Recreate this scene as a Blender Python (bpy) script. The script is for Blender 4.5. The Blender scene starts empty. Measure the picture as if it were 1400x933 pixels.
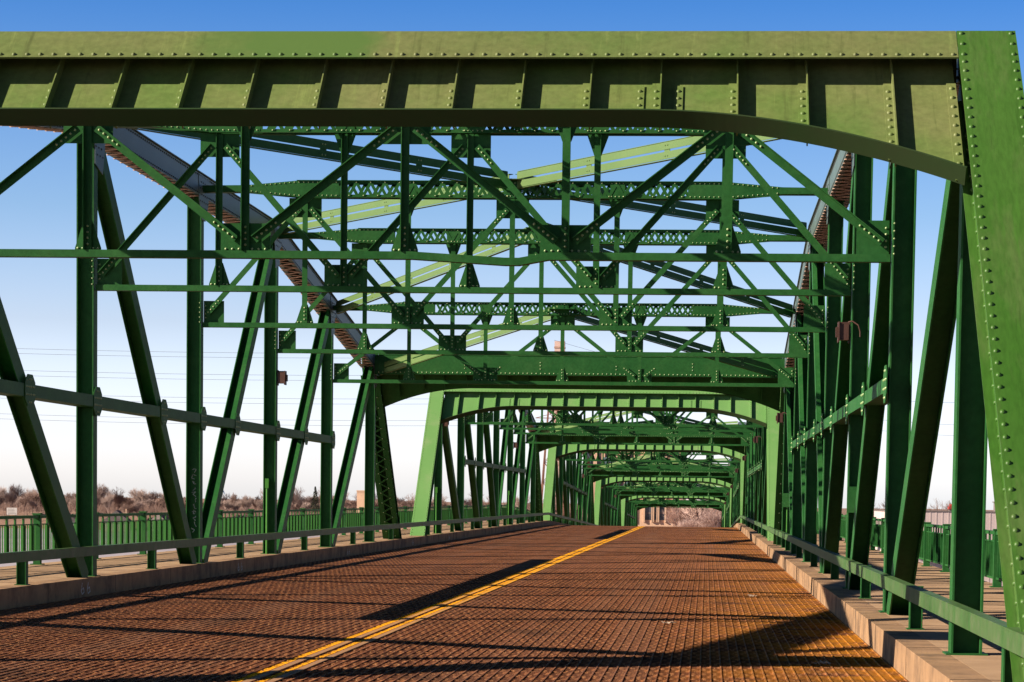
import bpy, math, random
from mathutils import Vector, Matrix
S = bpy.context.scene
random.seed(7)
# ------------------------------------------------------------------ camera
EYE = 1.77
F_PX, YAW, PITCH, ROLL, PY = 3478.255, 0.0753, -0.0689, 0.0133, 921.26
cam = bpy.data.cameras.new('camera'); camo = bpy.data.objects.new('camera', cam)
S.collection.objects.link(camo); S.camera = camo
fw = Vector((-math.sin(YAW), math.cos(YAW), 0)); rt = Vector((math.cos(YAW), math.sin(YAW), 0)); up = Vector((0, 0, 1))
f2 = math.cos(PITCH)*fw + math.sin(PITCH)*up; u2 = -math.sin(PITCH)*fw + math.cos(PITCH)*up
r3 = math.cos(ROLL)*rt + math.sin(ROLL)*u2; u3 = -math.sin(ROLL)*rt + math.cos(ROLL)*u2
M = Matrix((r3, u3, -f2)).transposed().to_4x4(); M.translation = Vector((0, 0, EYE))
camo.matrix_world = M
cam.sensor_width = 36; cam.sensor_fit = 'HORIZONTAL'
cam.lens = 36*F_PX/1400; cam.shift_x = 0; cam.shift_y = (PY-466.5)/1400
cam.clip_start = 0.1; cam.clip_end = 6000
# ------------------------------------------------------------------ light
LD = Vector((1.80, 0.65, -1.0)).normalized()          # direction the sunlight travels
EL = math.asin(-LD.z)
sun = bpy.data.lights.new('sun', 'SUN'); suno = bpy.data.objects.new('sun', sun); S.collection.objects.link(suno)
suno.rotation_euler = LD.to_track_quat('-Z', 'Y').to_euler()
sun.energy = 5.0; sun.angle = math.radians(0.5); sun.color = (1.0, 0.84, 0.66)
W = bpy.data.worlds.new('World'); S.world = W; W.use_nodes = True
nt = W.node_tree; nt.nodes.clear()
def wn(t, **k):
    n = nt.nodes.new(t)
    for a, b in k.items(): setattr(n, a, b)
    return n
sky = wn('ShaderNodeTexSky', sky_type='NISHITA', sun_disc=False, sun_elevation=EL, altitude=100, air_density=1.0, dust_density=1.2, ozone_density=2.0)
sky.sun_rotation = math.atan2(-LD.x, -LD.y)
tc = wn('ShaderNodeTexCoord'); sx = wn('ShaderNodeSeparateXYZ'); nt.links.new(tc.outputs['Generated'], sx.inputs[0])
ramp = wn('ShaderNodeValToRGB'); nt.links.new(sx.outputs['Z'], ramp.inputs[0])
cr = ramp.color_ramp; cr.interpolation = 'EASE'
cr.interpolation = 'LINEAR'
cr.elements[0].position = 0.0; cr.elements[0].color = (3.25/4, 3.2/4, 3.98/4, 1)
cr.elements[1].position = 0.42; cr.elements[1].color = (0.05/4, 0.11/4, 0.22/4, 1)
for p_, c_ in ((0.024, (2.34, 2.36, 3.2)), (0.066, (1.40, 1.38, 1.80)), (0.11, (.86, 1.05, 1.44)), (0.19, (.27, .64, 1.24)), (.28, (.09, .24, .50))):
    e = cr.elements.new(p_); e.color = (c_[0]/4, c_[1]/4, c_[2]/4, 1)
sc4 = wn('ShaderNodeVectorMath', operation='SCALE'); sc4.inputs['Scale'].default_value = 4.0
mul = wn('ShaderNodeMix', data_type='RGBA', blend_type='MULTIPLY'); mul.inputs['Factor'].default_value = 1
nt.links.new(sky.outputs[0], mul.inputs['A']); nt.links.new(ramp.outputs[0], sc4.inputs[0]); nt.links.new(sc4.outputs[0], mul.inputs['B'])
bg = wn('ShaderNodeBackground'); bg.inputs['Strength'].default_value = 0.05
nt.links.new(mul.outputs['Result'], bg.inputs[0])
wo = wn('ShaderNodeOutputWorld'); nt.links.new(bg.outputs[0], wo.inputs[0])
S.view_settings.view_transform = 'Standard'; S.view_settings.look = 'None'
S.view_settings.exposure = 1.35; S.view_settings.gamma = 1; S.view_settings.use_curve_mapping = False
S.render.engine = 'CYCLES'; S.cycles.max_bounces = 6; S.cycles.diffuse_bounces = 3
# ------------------------------------------------------------------ materials
def mat(name, c1, c2=None, scale=1.0, rough=0.6, detail=6, lo=0.35, hi=0.65, c3=None, s3=0.3, lo3=.55, hi3=.7, bump=0.0, bscale=40, stretch=(1, 1, 1), metallic=0.0, spec=0.25, rust=0):
    m = bpy.data.materials.new(name); m.use_nodes = True
    t = m.node_tree; b = t.nodes['Principled BSDF']
    b.inputs['Roughness'].default_value = rough; b.inputs['Metallic'].default_value = metallic
    b.inputs['Specular IOR Level'].default_value = spec
    g = t.nodes.new('ShaderNodeNewGeometry')
    mp = t.nodes.new('ShaderNodeMapping'); mp.inputs['Scale'].default_value = stretch
    t.links.new(g.outputs['Position'], mp.inputs[0])
    def noise(sc, det=detail, rg=0.6):
        n = t.nodes.new('ShaderNodeTexNoise'); n.inputs['Scale'].default_value = sc; n.inputs['Detail'].default_value = det
        n.inputs['Roughness'].default_value = rg
        t.links.new(mp.outputs[0], n.inputs['Vector']); return n.outputs['Fac']
    def mr(v, a, b_):
        n = t.nodes.new('ShaderNodeMapRange'); n.inputs['From Min'].default_value = a; n.inputs['From Max'].default_value = b_
        t.links.new(v, n.inputs['Value']); return n.outputs[0]
    def mix(f, a, b_):
        n = t.nodes.new('ShaderNodeMix'); n.data_type = 'RGBA'
        t.links.new(f, n.inputs['Factor'])
        for s_, v in (('A', a), ('B', b_)):
            if isinstance(v, tuple): n.inputs[s_].default_value = (*v, 1)
            else: t.links.new(v, n.inputs[s_])
        return n.outputs['Result']
    col = mix(mr(noise(scale), lo, hi), c1, c2 or tuple(x*0.8 for x in c1))
    if c3: col = mix(mr(noise(s3, 8, .7), lo3, hi3), col, c3)
    if rust and name != 'green_paint':
        m2 = t.nodes.new('ShaderNodeMapping'); m2.inputs['Scale'].default_value = (9, .5, .5); t.links.new(g.outputs['Position'], m2.inputs[0])
        n2 = t.nodes.new('ShaderNodeTexNoise'); n2.inputs['Scale'].default_value = 1; n2.inputs['Detail'].default_value = 9; n2.inputs['Roughness'].default_value = .7; t.links.new(m2.outputs[0], n2.inputs['Vector'])
        col = mix(mr(n2.outputs['Fac'], .56, .74), col, tuple(v*.55 for v in c1)); col = mix(mr(n2.outputs['Fac'], .42, .28), col, tuple(min(1, v*1.35) for v in c1))
    if rust:
        rn = mr(noise(2.2, 12, .78), .80-rust, .83-rust*.8); col = mix(rn, col, (0.085, 0.042, 0.022))
        ds = mr(noise(14, 4, .6), .35, .75); dk = mix(ds, (1, 1, 1), (.72, .72, .70))
        mm = t.nodes.new('ShaderNodeMix'); mm.data_type = 'RGBA'; mm.blend_type = 'MULTIPLY'; mm.inputs['Factor'].default_value = 1
        t.links.new(col, mm.inputs['A']); t.links.new(dk, mm.inputs['B']); col = mm.outputs['Result']
    t.links.new(col, b.inputs['Base Color'])
    if bump:
        bp = t.nodes.new('ShaderNodeBump'); bp.inputs['Strength'].default_value = bump; bp.inputs['Distance'].default_value = 0.02
        t.links.new(noise(bscale, 5), bp.inputs['Height']); t.links.new(bp.outputs[0], b.inputs['Normal'])
    return m
m_green = mat('green_paint', (0.012, 0.078, 0.018), (0.021, 0.100, 0.025), 0.8, 0.55, spec=.12, c3=(0.028, 0.105, 0.028), s3=1.6, lo3=.5, hi3=.75, bump=.07, bscale=9, rust=.13)
m_rail = mat('weathered_rail_paint', (0.040, 0.105, 0.030), (0.065, 0.115, 0.045), 2.5, 0.5, c3=(0.11, 0.14, 0.08), s3=3.5, lo3=.50, hi3=.72, rust=.16, spec=.1)
m_flange = mat('dark_green_paint', (0.013, 0.036, 0.009), (0.017, 0.030, 0.010), 1, 0.6)  # darker green than the main paint, for the whole bottom flange
m_picket = mat('sunlit_picket_paint', (0.024, 0.120, 0.020), (0.034, 0.14, 0.026), 1, 0.5)  # sunlight painted in: left pickets brighter than the right ones
m_brace = mat('sunlit_green_paint', (0.085, 0.145, 0.050), (0.07, 0.13, 0.042), 0.7, 0.5)  # sunlit look put into the colour of the braces that face the sun
m_olive = mat('faded_olive_paint', (0.118, 0.158, 0.048), (0.080, 0.145, 0.034), 1.1, 0.5, c3=(0.142, 0.158, 0.064), s3=.35, lo3=.42, hi3=.66, bump=.08, bscale=7, rust=.10)
m_top = mat('olive_paint_with_repaint', (0.112, 0.145, 0.048), (0.090, 0.138, 0.040), 1.1, 0.5, c3=(0.130, 0.142, 0.058), s3=.35, lo3=.42, hi3=.66, bump=.08, bscale=7, rust=.10)
def patch(m, x0, x1, col):
    t = m.node_tree; b = t.nodes['Principled BSDF']; src = b.inputs['Base Color'].links[0].from_socket; L = t.links.new
    g = t.nodes.new('ShaderNodeNewGeometry'); sp = t.nodes.new('ShaderNodeSeparateXYZ'); L(g.outputs['Position'], sp.inputs[0])
    n = t.nodes.new('ShaderNodeTexNoise'); n.inputs['Scale'].default_value = 3; L(g.outputs['Position'], n.inputs['Vector'])
    a = t.nodes.new('ShaderNodeMath'); a.operation = 'MULTIPLY_ADD'; L(n.outputs['Fac'], a.inputs[0]); a.inputs[1].default_value = .9; L(sp.outputs['X'], a.inputs[2])
    f = None
    for lo, hi, c0, c1 in ((x0+.2, x0+.7, 0, 1), (x1+.2, x1+.65, 1, 0)):
        r = t.nodes.new('ShaderNodeMapRange'); L(a.outputs[0], r.inputs['Value']); r.inputs['From Min'].default_value = lo; r.inputs['From Max'].default_value = hi
        r.inputs['To Min'].default_value = c0; r.inputs['To Max'].default_value = c1
        if f is None: f = r.outputs[0]
        else:
            k = t.nodes.new('ShaderNodeMath'); k.operation = 'MULTIPLY'; L(f, k.inputs[0]); L(r.outputs[0], k.inputs[1]); f = k.outputs[0]
    x = t.nodes.new('ShaderNodeMix'); x.data_type = 'RGBA'; L(f, x.inputs['Factor']); L(src, x.inputs['A']); x.inputs['B'].default_value = (*col, 1); L(x.outputs['Result'], b.inputs['Base Color'])
patch(m_top, -4.75, -3.25, (0.062, 0.118, 0.030))
m_leg = mat('weathered_green_paint', (0.030, 0.098, 0.012), (0.045, 0.115, 0.020), 0.5, 0.45, c3=(0.085, 0.125, 0.045), s3=.8, lo3=.52, hi3=.80, bump=.07, bscale=6, stretch=(2.5, .5, .5), rust=.12)
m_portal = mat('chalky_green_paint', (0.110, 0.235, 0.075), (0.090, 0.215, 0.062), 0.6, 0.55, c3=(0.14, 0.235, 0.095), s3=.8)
m_chord = mat('green_paint_sky_tint', (0.075, 0.115, 0.110), (0.06, 0.095, 0.09), 0.8, 0.5)  # grey-blue of the reflected sky mixed into the green
m_rivet = mat('rivet_glint_paint', (0.28, 0.36, 0.17), (0.16, 0.26, 0.11), 5, 0.3, spec=.6)  # sun glint on the rivet heads painted in as a pale base colour
m_bolt = mat('dark_bolt', (0.02, 0.025, 0.025), None, 1, .6)
m_bounce_brown = mat('brown_bounce_tint', (0.40, 0.27, 0.21), (0.26, 0.17, 0.13), 2, 0.7)  # brown bounce light from the road painted into the chord lacing
m_fixture = mat('brown_metal', (0.07, 0.035, 0.028), (0.05, 0.025, 0.02), 3, 0.5)
m_pipe = mat('bright_green_pipe', (0.035, 0.15, 0.02), (0.045, 0.17, 0.024), 3, 0.4)
m_conc = mat('tan_concrete', (0.33, 0.222, 0.135), (0.26, 0.17, 0.10), 1.3, 0.9, c3=(0.14, 0.09, 0.058), s3=.9, lo3=.52, hi3=.72, bump=.35, bscale=45)
m_kerb = mat('stained_concrete', (0.28, 0.175, 0.096), (0.185, 0.115, 0.066), 2.2, 0.9, c3=(0.08, 0.055, 0.038), s3=1.1, lo3=.5, hi3=.72, bump=.45, bscale=30)
m_pier = mat('grey_concrete', (0.26, 0.23, 0.20), (0.2, 0.18, 0.16), .4, 0.9)
m_white = mat('white_paint_mark', (0.60, 0.60, 0.60), (0.25, 0.25, 0.25), 12, 0.8, lo=.4, hi=.62)
m_blue = mat('blue_spray_paint', (0.05, 0.16, 0.35), (0.03, 0.10, 0.25), 9, 0.7)
m_wire = mat('dark_cable', (0.10, 0.10, 0.12), None, 1, 0.6)
m_bark = mat('winter_twigs', (0.22, 0.145, 0.122), (0.16, 0.105, 0.088), .08, 0.9, c3=(0.27, 0.19, 0.165), s3=.03)
m_bark2 = mat('grey_twigs', (0.23, 0.17, 0.15), (0.30, 0.23, 0.21), .08, 0.9)
m_pale = mat('pale_twigs', (0.58, 0.44, 0.40), (0.42, 0.30, 0.26), .3, 0.9)
m_pine = mat('dark_conifer', (0.03, 0.035, 0.02), (0.02, 0.025, 0.012), .5, 0.9)
m_ground = mat('dry_winter_ground', (0.17, 0.10, 0.075), (0.22, 0.15, 0.12), .02, 1.0, c3=(0.12, 0.08, 0.055), s3=.08)
m_stone = mat('buff_stone', (0.56, 0.38, 0.27), (0.48, 0.32, 0.225), .2, 0.9, c3=(.40, .27, .19), s3=.6)
m_glass = mat('dark_window_glass', (0.03, 0.035, 0.05), (0.07, 0.08, 0.10), .5, 0.15, lo=.45, hi=.55)
m_white2 = mat('white_siding', (0.45, 0.43, 0.42), (0.36, 0.34, 0.33), 1, 0.8)
m_roofg = mat('grey_shingle', (0.10, 0.085, 0.085), (0.14, 0.12, 0.12), 1, 0.9)
m_metalwall = mat('pale_ribbed_sheet', (0.46, 0.38, 0.38), (0.41, 0.34, 0.34), .3, 0.6)
m_red = mat('red_equipment_paint', (0.30, 0.04, 0.03), (0.2, 0.03, 0.025), 2, 0.6)
m_tower = mat('rusty_lattice_steel', (0.22, 0.11, 0.08), (0.15, 0.08, 0.06), 1, 0.8)
m_snow = mat('pale_ice_debris', (0.42, 0.35, 0.28), (0.16, 0.11, 0.08), 9, 0.9)
# river
def water():
    m = mat('pale_river', (0.40, 0.345, 0.32), (0.30, 0.25, 0.23), .015, 0.35, bump=.2, bscale=.8)  # pale base colour across the whole river surface
    return m
m_water = water()
# grating: rusty steel with worn yellow paint bands
def grating():
    m = bpy.data.materials.new('rusty_grating'); m.use_nodes = True
    t = m.node_tree; b = t.nodes['Principled BSDF']; L = t.links.new
    b.inputs['Roughness'].default_value = 0.75; b.inputs['Specular IOR Level'].default_value = 0.12
    g = t.nodes.new('ShaderNodeNewGeometry'); sp = t.nodes.new('ShaderNodeSeparateXYZ'); L(g.outputs['Position'], sp.inputs[0])
    def noise(sc, v=None, det=5):
        n = t.nodes.new('ShaderNodeTexNoise'); n.inputs['Scale'].default_value = sc; n.inputs['Detail'].default_value = det
        L(v or g.outputs['Position'], n.inputs['Vector']); return n.outputs['Fac']
    def mr(v, a, b_, c=0, d=1):
        n = t.nodes.new('ShaderNodeMapRange'); n.interpolation_type = 'SMOOTHSTEP'
        n.inputs['From Min'].default_value = a; n.inputs['From Max'].default_value = b_; n.inputs['To Min'].default_value = c; n.inputs['To Max'].default_value = d
        L(v, n.inputs['Value']); return n.outputs[0]
    def ma(op, a, b_):
        n = t.nodes.new('ShaderNodeMath'); n.operation = op
        for i, v in enumerate((a, b_)):
            if isinstance(v, (int, float)): n.inputs[i].default_value = v
            else: L(v, n.inputs[i])
        return n.outputs[0]
    def mix(f, a, b_):
        n = t.nodes.new('ShaderNodeMix'); n.data_type = 'RGBA'; L(f, n.inputs['Factor'])
        for s_, v in (('A', a), ('B', b_)):
            if isinstance(v, tuple): n.inputs[s_].default_value = (*v, 1)
            else: L(v, n.inputs[s_])
        return n.outputs['Result']
    mp = t.nodes.new('ShaderNodeMapping'); mp.inputs['Scale'].default_value = (3.0, .12, 1); L(g.outputs['Position'], mp.inputs[0])
    col = mix(mr(noise(1.0, mp.outputs[0]), .35, .65), (0.135, 0.050, 0.026), (0.085, 0.032, 0.018))
    bk = t.nodes.new('ShaderNodeTexBrick'); bk.inputs['Scale'].default_value = 1; bk.offset = .5
    bk.inputs['Brick Width'].default_value = .109; bk.inputs['Row Height'].default_value = .36; bk.inputs['Mortar Size'].default_value = .05; bk.inputs['Mortar Smooth'].default_value = .6
    bk.inputs['Color1'].default_value = (1, 1, 1, 1); bk.inputs['Color2'].default_value = (.45, .45, .45, 1); bk.inputs['Mortar'].default_value = (0, 0, 0, 1)
    L(g.outputs['Position'], bk.inputs['Vector'])
    bkf = ma('MULTIPLY', bk.outputs['Color'], mr(noise(2.5), .3, .62, .5, 1))
    col = mix(bkf, col, (0.44, 0.190, 0.080))
    col = mix(mr(noise(30), .58, .72), col, (0.50, 0.27, 0.13))
    X = sp.outputs['X']
    # orange rust and old yellow paint towards the right kerb
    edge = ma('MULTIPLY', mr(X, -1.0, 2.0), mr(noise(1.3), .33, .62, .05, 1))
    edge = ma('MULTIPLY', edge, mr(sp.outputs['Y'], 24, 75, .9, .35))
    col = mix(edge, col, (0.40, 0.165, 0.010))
    # double yellow centre line
    def band(x0, x1, e=0.012):
        return ma('MULTIPLY', mr(X, x0-e, x0+e), mr(X, x1-e, x1+e, 1, 0))
    bands = ma('MAXIMUM', band(-4.475, -4.355, .006), band(-4.240, -4.135, .006))
    bands = ma('MULTIPLY', bands, ma('MAXIMUM', mr(noise(16), .34, .52), mr(sp.outputs['Y'], 24, 40)))
    col = mix(bands, col, (0.80, 0.38, 0.012))
    wh = t.nodes.new('ShaderNodeMapping'); wh.inputs['Scale'].default_value = (.9, .015, 1); L(g.outputs['Position'], wh.inputs[0])
    wt = mr(noise(1.0, wh.outputs[0], 3), .50, .68, 0, .45); col = mix(wt, col, (0.20, 0.10, 0.06))
    st_ = mr(noise(.55, None, 8), .56, .70, 0, .6); col = mix(st_, col, (0.055, 0.030, 0.020))
    L(col, b.inputs['Base Color'])
    bp = t.nodes.new('ShaderNodeBump'); bp.inputs['Strength'].default_value = .5; bp.inputs['Distance'].default_value = .01
    L(noise(60), bp.inputs['Height']); L(bp.outputs[0], b.inputs['Normal'])
    return m
m_grate = grating()
m_pan = mat('dark_steel_below', (0.045, 0.028, 0.022), (0.03, 0.02, 0.016), 3, 0.8)
# ------------------------------------------------------------------ mesh builder
V = Vector
class MB:
    def __init__(s): s.v = []; s.f = []; s.sm = []; s.rv = []
    def add(s, vs, fs, smooth=False):
        o = len(s.v); s.v += [tuple(v) for v in vs]; s.f += [tuple(o+i for i in f) for f in fs]; s.sm += [smooth]*len(fs)
    def box(s, x0, x1, y0, y1, z0, z1):
        s.add([(x, y, z) for z in (z0, z1) for y in (y0, y1) for x in (x0, x1)],
              [(0, 2, 3, 1), (4, 5, 7, 6), (0, 1, 5, 4), (2, 6, 7, 3), (0, 4, 6, 2), (1, 3, 7, 5)])
    def bar(s, p0, p1, w, d, wdir, ow=0, od=0):
        """box from p0 to p1; w across wdir, d across the third axis; ow/od shift the centre"""
        p0, p1 = V(p0), V(p1); a = (p1-p0).normalized(); wd = V(wdir); wd = (wd-a*wd.dot(a)).normalized(); dd = a.cross(wd)
        vs = []
        for p in (p0, p1):
            for j in (-.5, .5):
                for i in (-.5, .5): vs.append(p+wd*(ow+i*w)+dd*(od+j*d))
        s.add(vs, [(0, 2, 3, 1), (4, 5, 7, 6), (0, 1, 5, 4), (2, 6, 7, 3), (0, 4, 6, 2), (1, 3, 7, 5)])
    def hsec(s, p0, p1, w, d, wdir, t=0.02):
        s.bar(p0, p1, t, d, wdir, ow=-(w-t)/2); s.bar(p0, p1, t, d, wdir, ow=(w-t)/2); s.bar(p0, p1, w-2*t-.004, t, wdir)
    def plate(s, pts, n, t):
        """polygon (3d points, convex or simple) extruded by t along n"""
        n = V(n).normalized()*t; k = len(pts); a = [V(p) for p in pts]; b = [p+n for p in a]
        s.add(a+b, [tuple(range(k-1, -1, -1)), tuple(range(k, 2*k))]+[(i, (i+1) % k, k+(i+1) % k, k+i) for i in range(k)])
    def strip(s, A, B, n, t):
        """quads between two polylines A and B, thickness t along n"""
        n = V(n).normalized()*t
        for i in range(len(A)-1):
            s.plate([A[i], A[i+1], B[i+1], B[i]], n, t)
    def cyl(s, p0, p1, r, n=8, r1=None):
        p0, p1 = V(p0), V(p1); a = (p1-p0).normalized(); h = V((1, 0, 0)) if abs(a.x) < .9 else V((0, 1, 0))
        u = a.cross(h).normalized(); w = a.cross(u); r1 = r if r1 is None else r1; vs = []
        for p, q in ((p0, r), (p1, r1)):
            for i in range(n): vs.append(p+(u*math.cos(2*math.pi*i/n)+w*math.sin(2*math.pi*i/n))*q)
        s.add(vs, [(i, (i+1) % n, n+(i+1) % n, n+i) for i in range(n)], True)
        s.add(vs, [tuple(range(n-1, -1, -1)), tuple(range(n, 2*n))])
    def rivet(s, p, n, r=0.024, h=0.017):
        p, n = V(p), V(n).normalized(); q = V((1, 0, 0)) if abs(n.x) < .9 else V((0, 0, 1))
        u = n.cross(q).normalized(); w = n.cross(u); k = 6; vs = []
        for rr, hh in ((r, 0), (r*.78, h*.62)):
            for i in range(k): vs.append(p+(u*math.cos(2*math.pi*i/k)+w*math.sin(2*math.pi*i/k))*rr+n*hh)
        vs.append(p+n*h)
        n0 = len(s.f); s.add(vs, [(i, (i+1) % k, k+(i+1) % k, k+i) for i in range(k)]+[(k+i, k+(i+1) % k, 2*k) for i in range(k)], True); s.rv.append((n0, len(s.f)))
    def rivets(s, p0, p1, n, sp=0.15, r=0.024, h=.017, inset=0.05):
        p0, p1 = V(p0), V(p1); L = (p1-p0).length; k = max(1, int(round((L-2*inset)/sp)))
        for i in range(k+1): s.rivet(p0.lerp(p1, (inset+(L-2*inset)*i/k)/L), n, r, h)
    def mesh(s, name, m):
        me = bpy.data.meshes.new(name); me.from_pydata(s.v, [], s.f); me.materials.append(m)
        me.polygons.foreach_set('use_smooth', s.sm)
        if s.rv and m in (m_green, m_chord):
            me.materials.append(m_rivet if m == m_green else m_bolt); mi = [0]*len(s.f)
            for a, b in s.rv:
                for i in range(a, b): mi[i] = 1
            me.polygons.foreach_set('material_index', mi)
        me.update()
        import bmesh
        b = bmesh.new(); b.from_mesh(me); bmesh.ops.recalc_face_normals(b, faces=b.faces); b.to_mesh(me); b.free()
        return me
    def build(s, name, m, parent=None, loc=None):
        o = bpy.data.objects.new(name, s.mesh(name, m)); S.collection.objects.link(o)
        if parent: o.parent = parent
        if loc: o.location = loc
        return o
def tag(o, label, cat, group=None):
    o['label'] = label; o['category'] = cat
    if group: o['group'] = group
    return o
def struct(o, kind='structure', label=None):
    o['kind'] = kind
    if label: o['label'] = label
    return o
def empty(name, loc=(0, 0, 0), rx=0, rz=0):
    o = bpy.data.objects.new(name, None); S.collection.objects.link(o); o.location = loc; o.rotation_euler = (rx, 0, rz)
    o.empty_display_size = .3
    return o
def kids(o): return [c for c in bpy.data.objects if c.parent == o]
def tree_of(root):
    d = {}
    for c in bpy.data.objects:
        if c.parent: d.setdefault(c.parent.name, []).append(c)
    return d
def copy_tree(o, parent=None, d=None):
    if d is None: d = tree_of(o)
    c = o.copy(); S.collection.objects.link(c); c.parent = parent
    for ch in d.get(o.name, []): copy_tree(ch, c, d)
    return c
# ------------------------------------------------------------------ layout
XC = -4.12; P = 9.364; Y0 = 25.03; PER = 77.0; YB = 170.6; GR = 0.0205
SW = 0.31                                   # sidewalk height over the road
def deck(y): return 0.0 if y <= YB else -(y-YB)*GR
def sweep(name, x0, x1, z0, z1, ys, m, chamfer=0):
    """prism that follows the deck profile"""
    mb = MB(); ring = [(x0, z0), (x1, z0), (x1, z1), (x0, z1)]
    vs = [(x, y, z+deck(y)) for y in ys for x, z in ring]; fs = []
    for i in range(len(ys)-1):
        for j in range(4): fs.append((4*i+j, 4*i+(j+1) % 4, 4*i+4+(j+1) % 4, 4*i+4+j))
    fs += [(3, 2, 1, 0), tuple(4*(len(ys)-1)+j for j in range(4))]
    mb.add(vs, fs); return mb
YS = [-30, YB, 410]
XLK, XRK = -10.50, 2.05                      # kerb faces
# steel grating deck: pan, long bars, cross bars (one sheet-like structure)
struct(sweep('road_bed', XLK, XRK, -.6, -.060, YS, m_pan).build('road_bed', m_pan), label='dark steel floor under the open grating')
mb = MB()
nb = 115
for i in range(nb+1):
    x = XLK+.02+(XRK-XLK-.04)*i/nb
    for y0, y1 in ((10, YB), (YB, 405)):
        vs = [(x+a, y, z+deck(y)) for y in (y0, y1) for a, z in ((-.008, -.058), (.008, -.058), (.008, 0), (-.008, 0))]
        mb.add(vs, [(0, 1, 5, 4), (1, 2, 6, 5), (2, 3, 7, 6), (3, 0, 4, 7), (3, 2, 1, 0), (4, 5, 6, 7)])
y = 16.0; row = 0
cell = (XRK-XLK-.04)/nb
rg = random.Random(4)
while y < 195:
    st = .085 if y < 62 else .15; w = st*.46; z = deck(y)
    if y < 62:
        for c_ in range(nb):
            xa = XLK+.02+cell*c_+.009; xb = xa+cell-.018; yy = y+(st/2 if c_ % 2 else 0)+(rg.random()-.5)*.012; h = -.001-rg.random()*.009
            mb.add([(xa, yy-w/2, -.05), (xb, yy-w/2, -.05), (xa, yy-w/2, h), (xb, yy-w/2, h), (xa, yy+w/2, h-.003), (xb, yy+w/2, h-.003)], [(0, 1, 3, 2), (2, 3, 5, 4)])
    else:
        mb.add([(XLK, y-w/2, z-.05), (XRK, y-w/2, z-.05), (XLK, y-w/2, z-.005), (XRK, y-w/2, z-.005), (XLK, y+w/2, z-.005), (XRK, y+w/2, z-.005)], [(0, 1, 3, 2), (2, 3, 5, 4)])
    y += st
MARK = (mat('worn_yellow_strip', (0.30, 0.17, 0.085), (0.24, 0.13, 0.07), 3, .7))
def fade_yellow(m):
    t = m.node_tree; b = t.nodes['Principled BSDF']; src = b.inputs['Base Color'].links[0].from_socket; L = t.links.new
    g = t.nodes.new('ShaderNodeNewGeometry'); sp = t.nodes.new('ShaderNodeSeparateXYZ'); L(g.outputs['Position'], sp.inputs[0])
    n = t.nodes.new('ShaderNodeTexNoise'); n.inputs['Scale'].default_value = 1.2; n.inputs['Detail'].default_value = 8; L(g.outputs['Position'], n.inputs['Vector'])
    a = t.nodes.new('ShaderNodeMath'); a.operation = 'MULTIPLY_ADD'; L(n.outputs['Fac'], a.inputs[0]); a.inputs[1].default_value = 26; L(sp.outputs['Y'], a.inputs[2])
    r = t.nodes.new('ShaderNodeMapRange'); L(a.outputs[0], r.inputs['Value']); r.inputs['From Min'].default_value = 44; r.inputs['From Max'].default_value = 66
    x = t.nodes.new('ShaderNodeMix'); x.data_type = 'RGBA'; L(r.outputs[0], x.inputs['Factor']); L(src, x.inputs['A']); x.inputs['B'].default_value = (.62, .29, .012, 1); L(x.outputs['Result'], b.inputs['Base Color'])
fade_yellow(MARK)
for xa, xb in ((-4.353, -4.275), (-4.133, -4.055)):
    o = sweep('road_marking', xa, xb, -.02, .005, [12, YB, 400], MARK).build('road_marking', MARK); struct(o, label='solid strip of the worn double yellow centre line')
struct(mb.build('road', m_grate), label='rusty brown open steel grating roadway with worn double yellow line')
for s_ in (-1, 1):
    if s_ < 0: kx0, kx1, sx0, sx1 = -10.85, XLK, -13.60, -10.853
    else: kx0, kx1, sx0, sx1 = XRK, 2.38, 2.383, 5.32
    n = 110
    o = sweep('kerb', kx0, kx1, -.55, SW, YS, m_kerb).build('kerb', m_kerb); struct(o, label='raised concrete kerb along the grating')
    o = sweep('sidewalk', sx0, sx1, SW-.25, SW, YS, m_conc).build('sidewalk', m_conc); struct(o, label='tan concrete footway outside the truss')
for x0, x1, zt_ in ((-13.6, XLK+.002, SW), (XRK-.002, 5.32, SW)):
    mb = MB(); y = 12.0
    while y < 168:
        mb.box(x0, x1, y-.008, y+.008, SW+.0005, SW+.003)
        xk = XLK if x0 < -5 else XRK; mb.box(xk-.0025 if xk > 0 else xk, xk if xk > 0 else xk+.0025, y-.009, y+.009, .02, SW+.003); y += 4.682
    struct(mb.build('pavement_joint', m_pan), label='dark joints across the footway and kerb')
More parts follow.
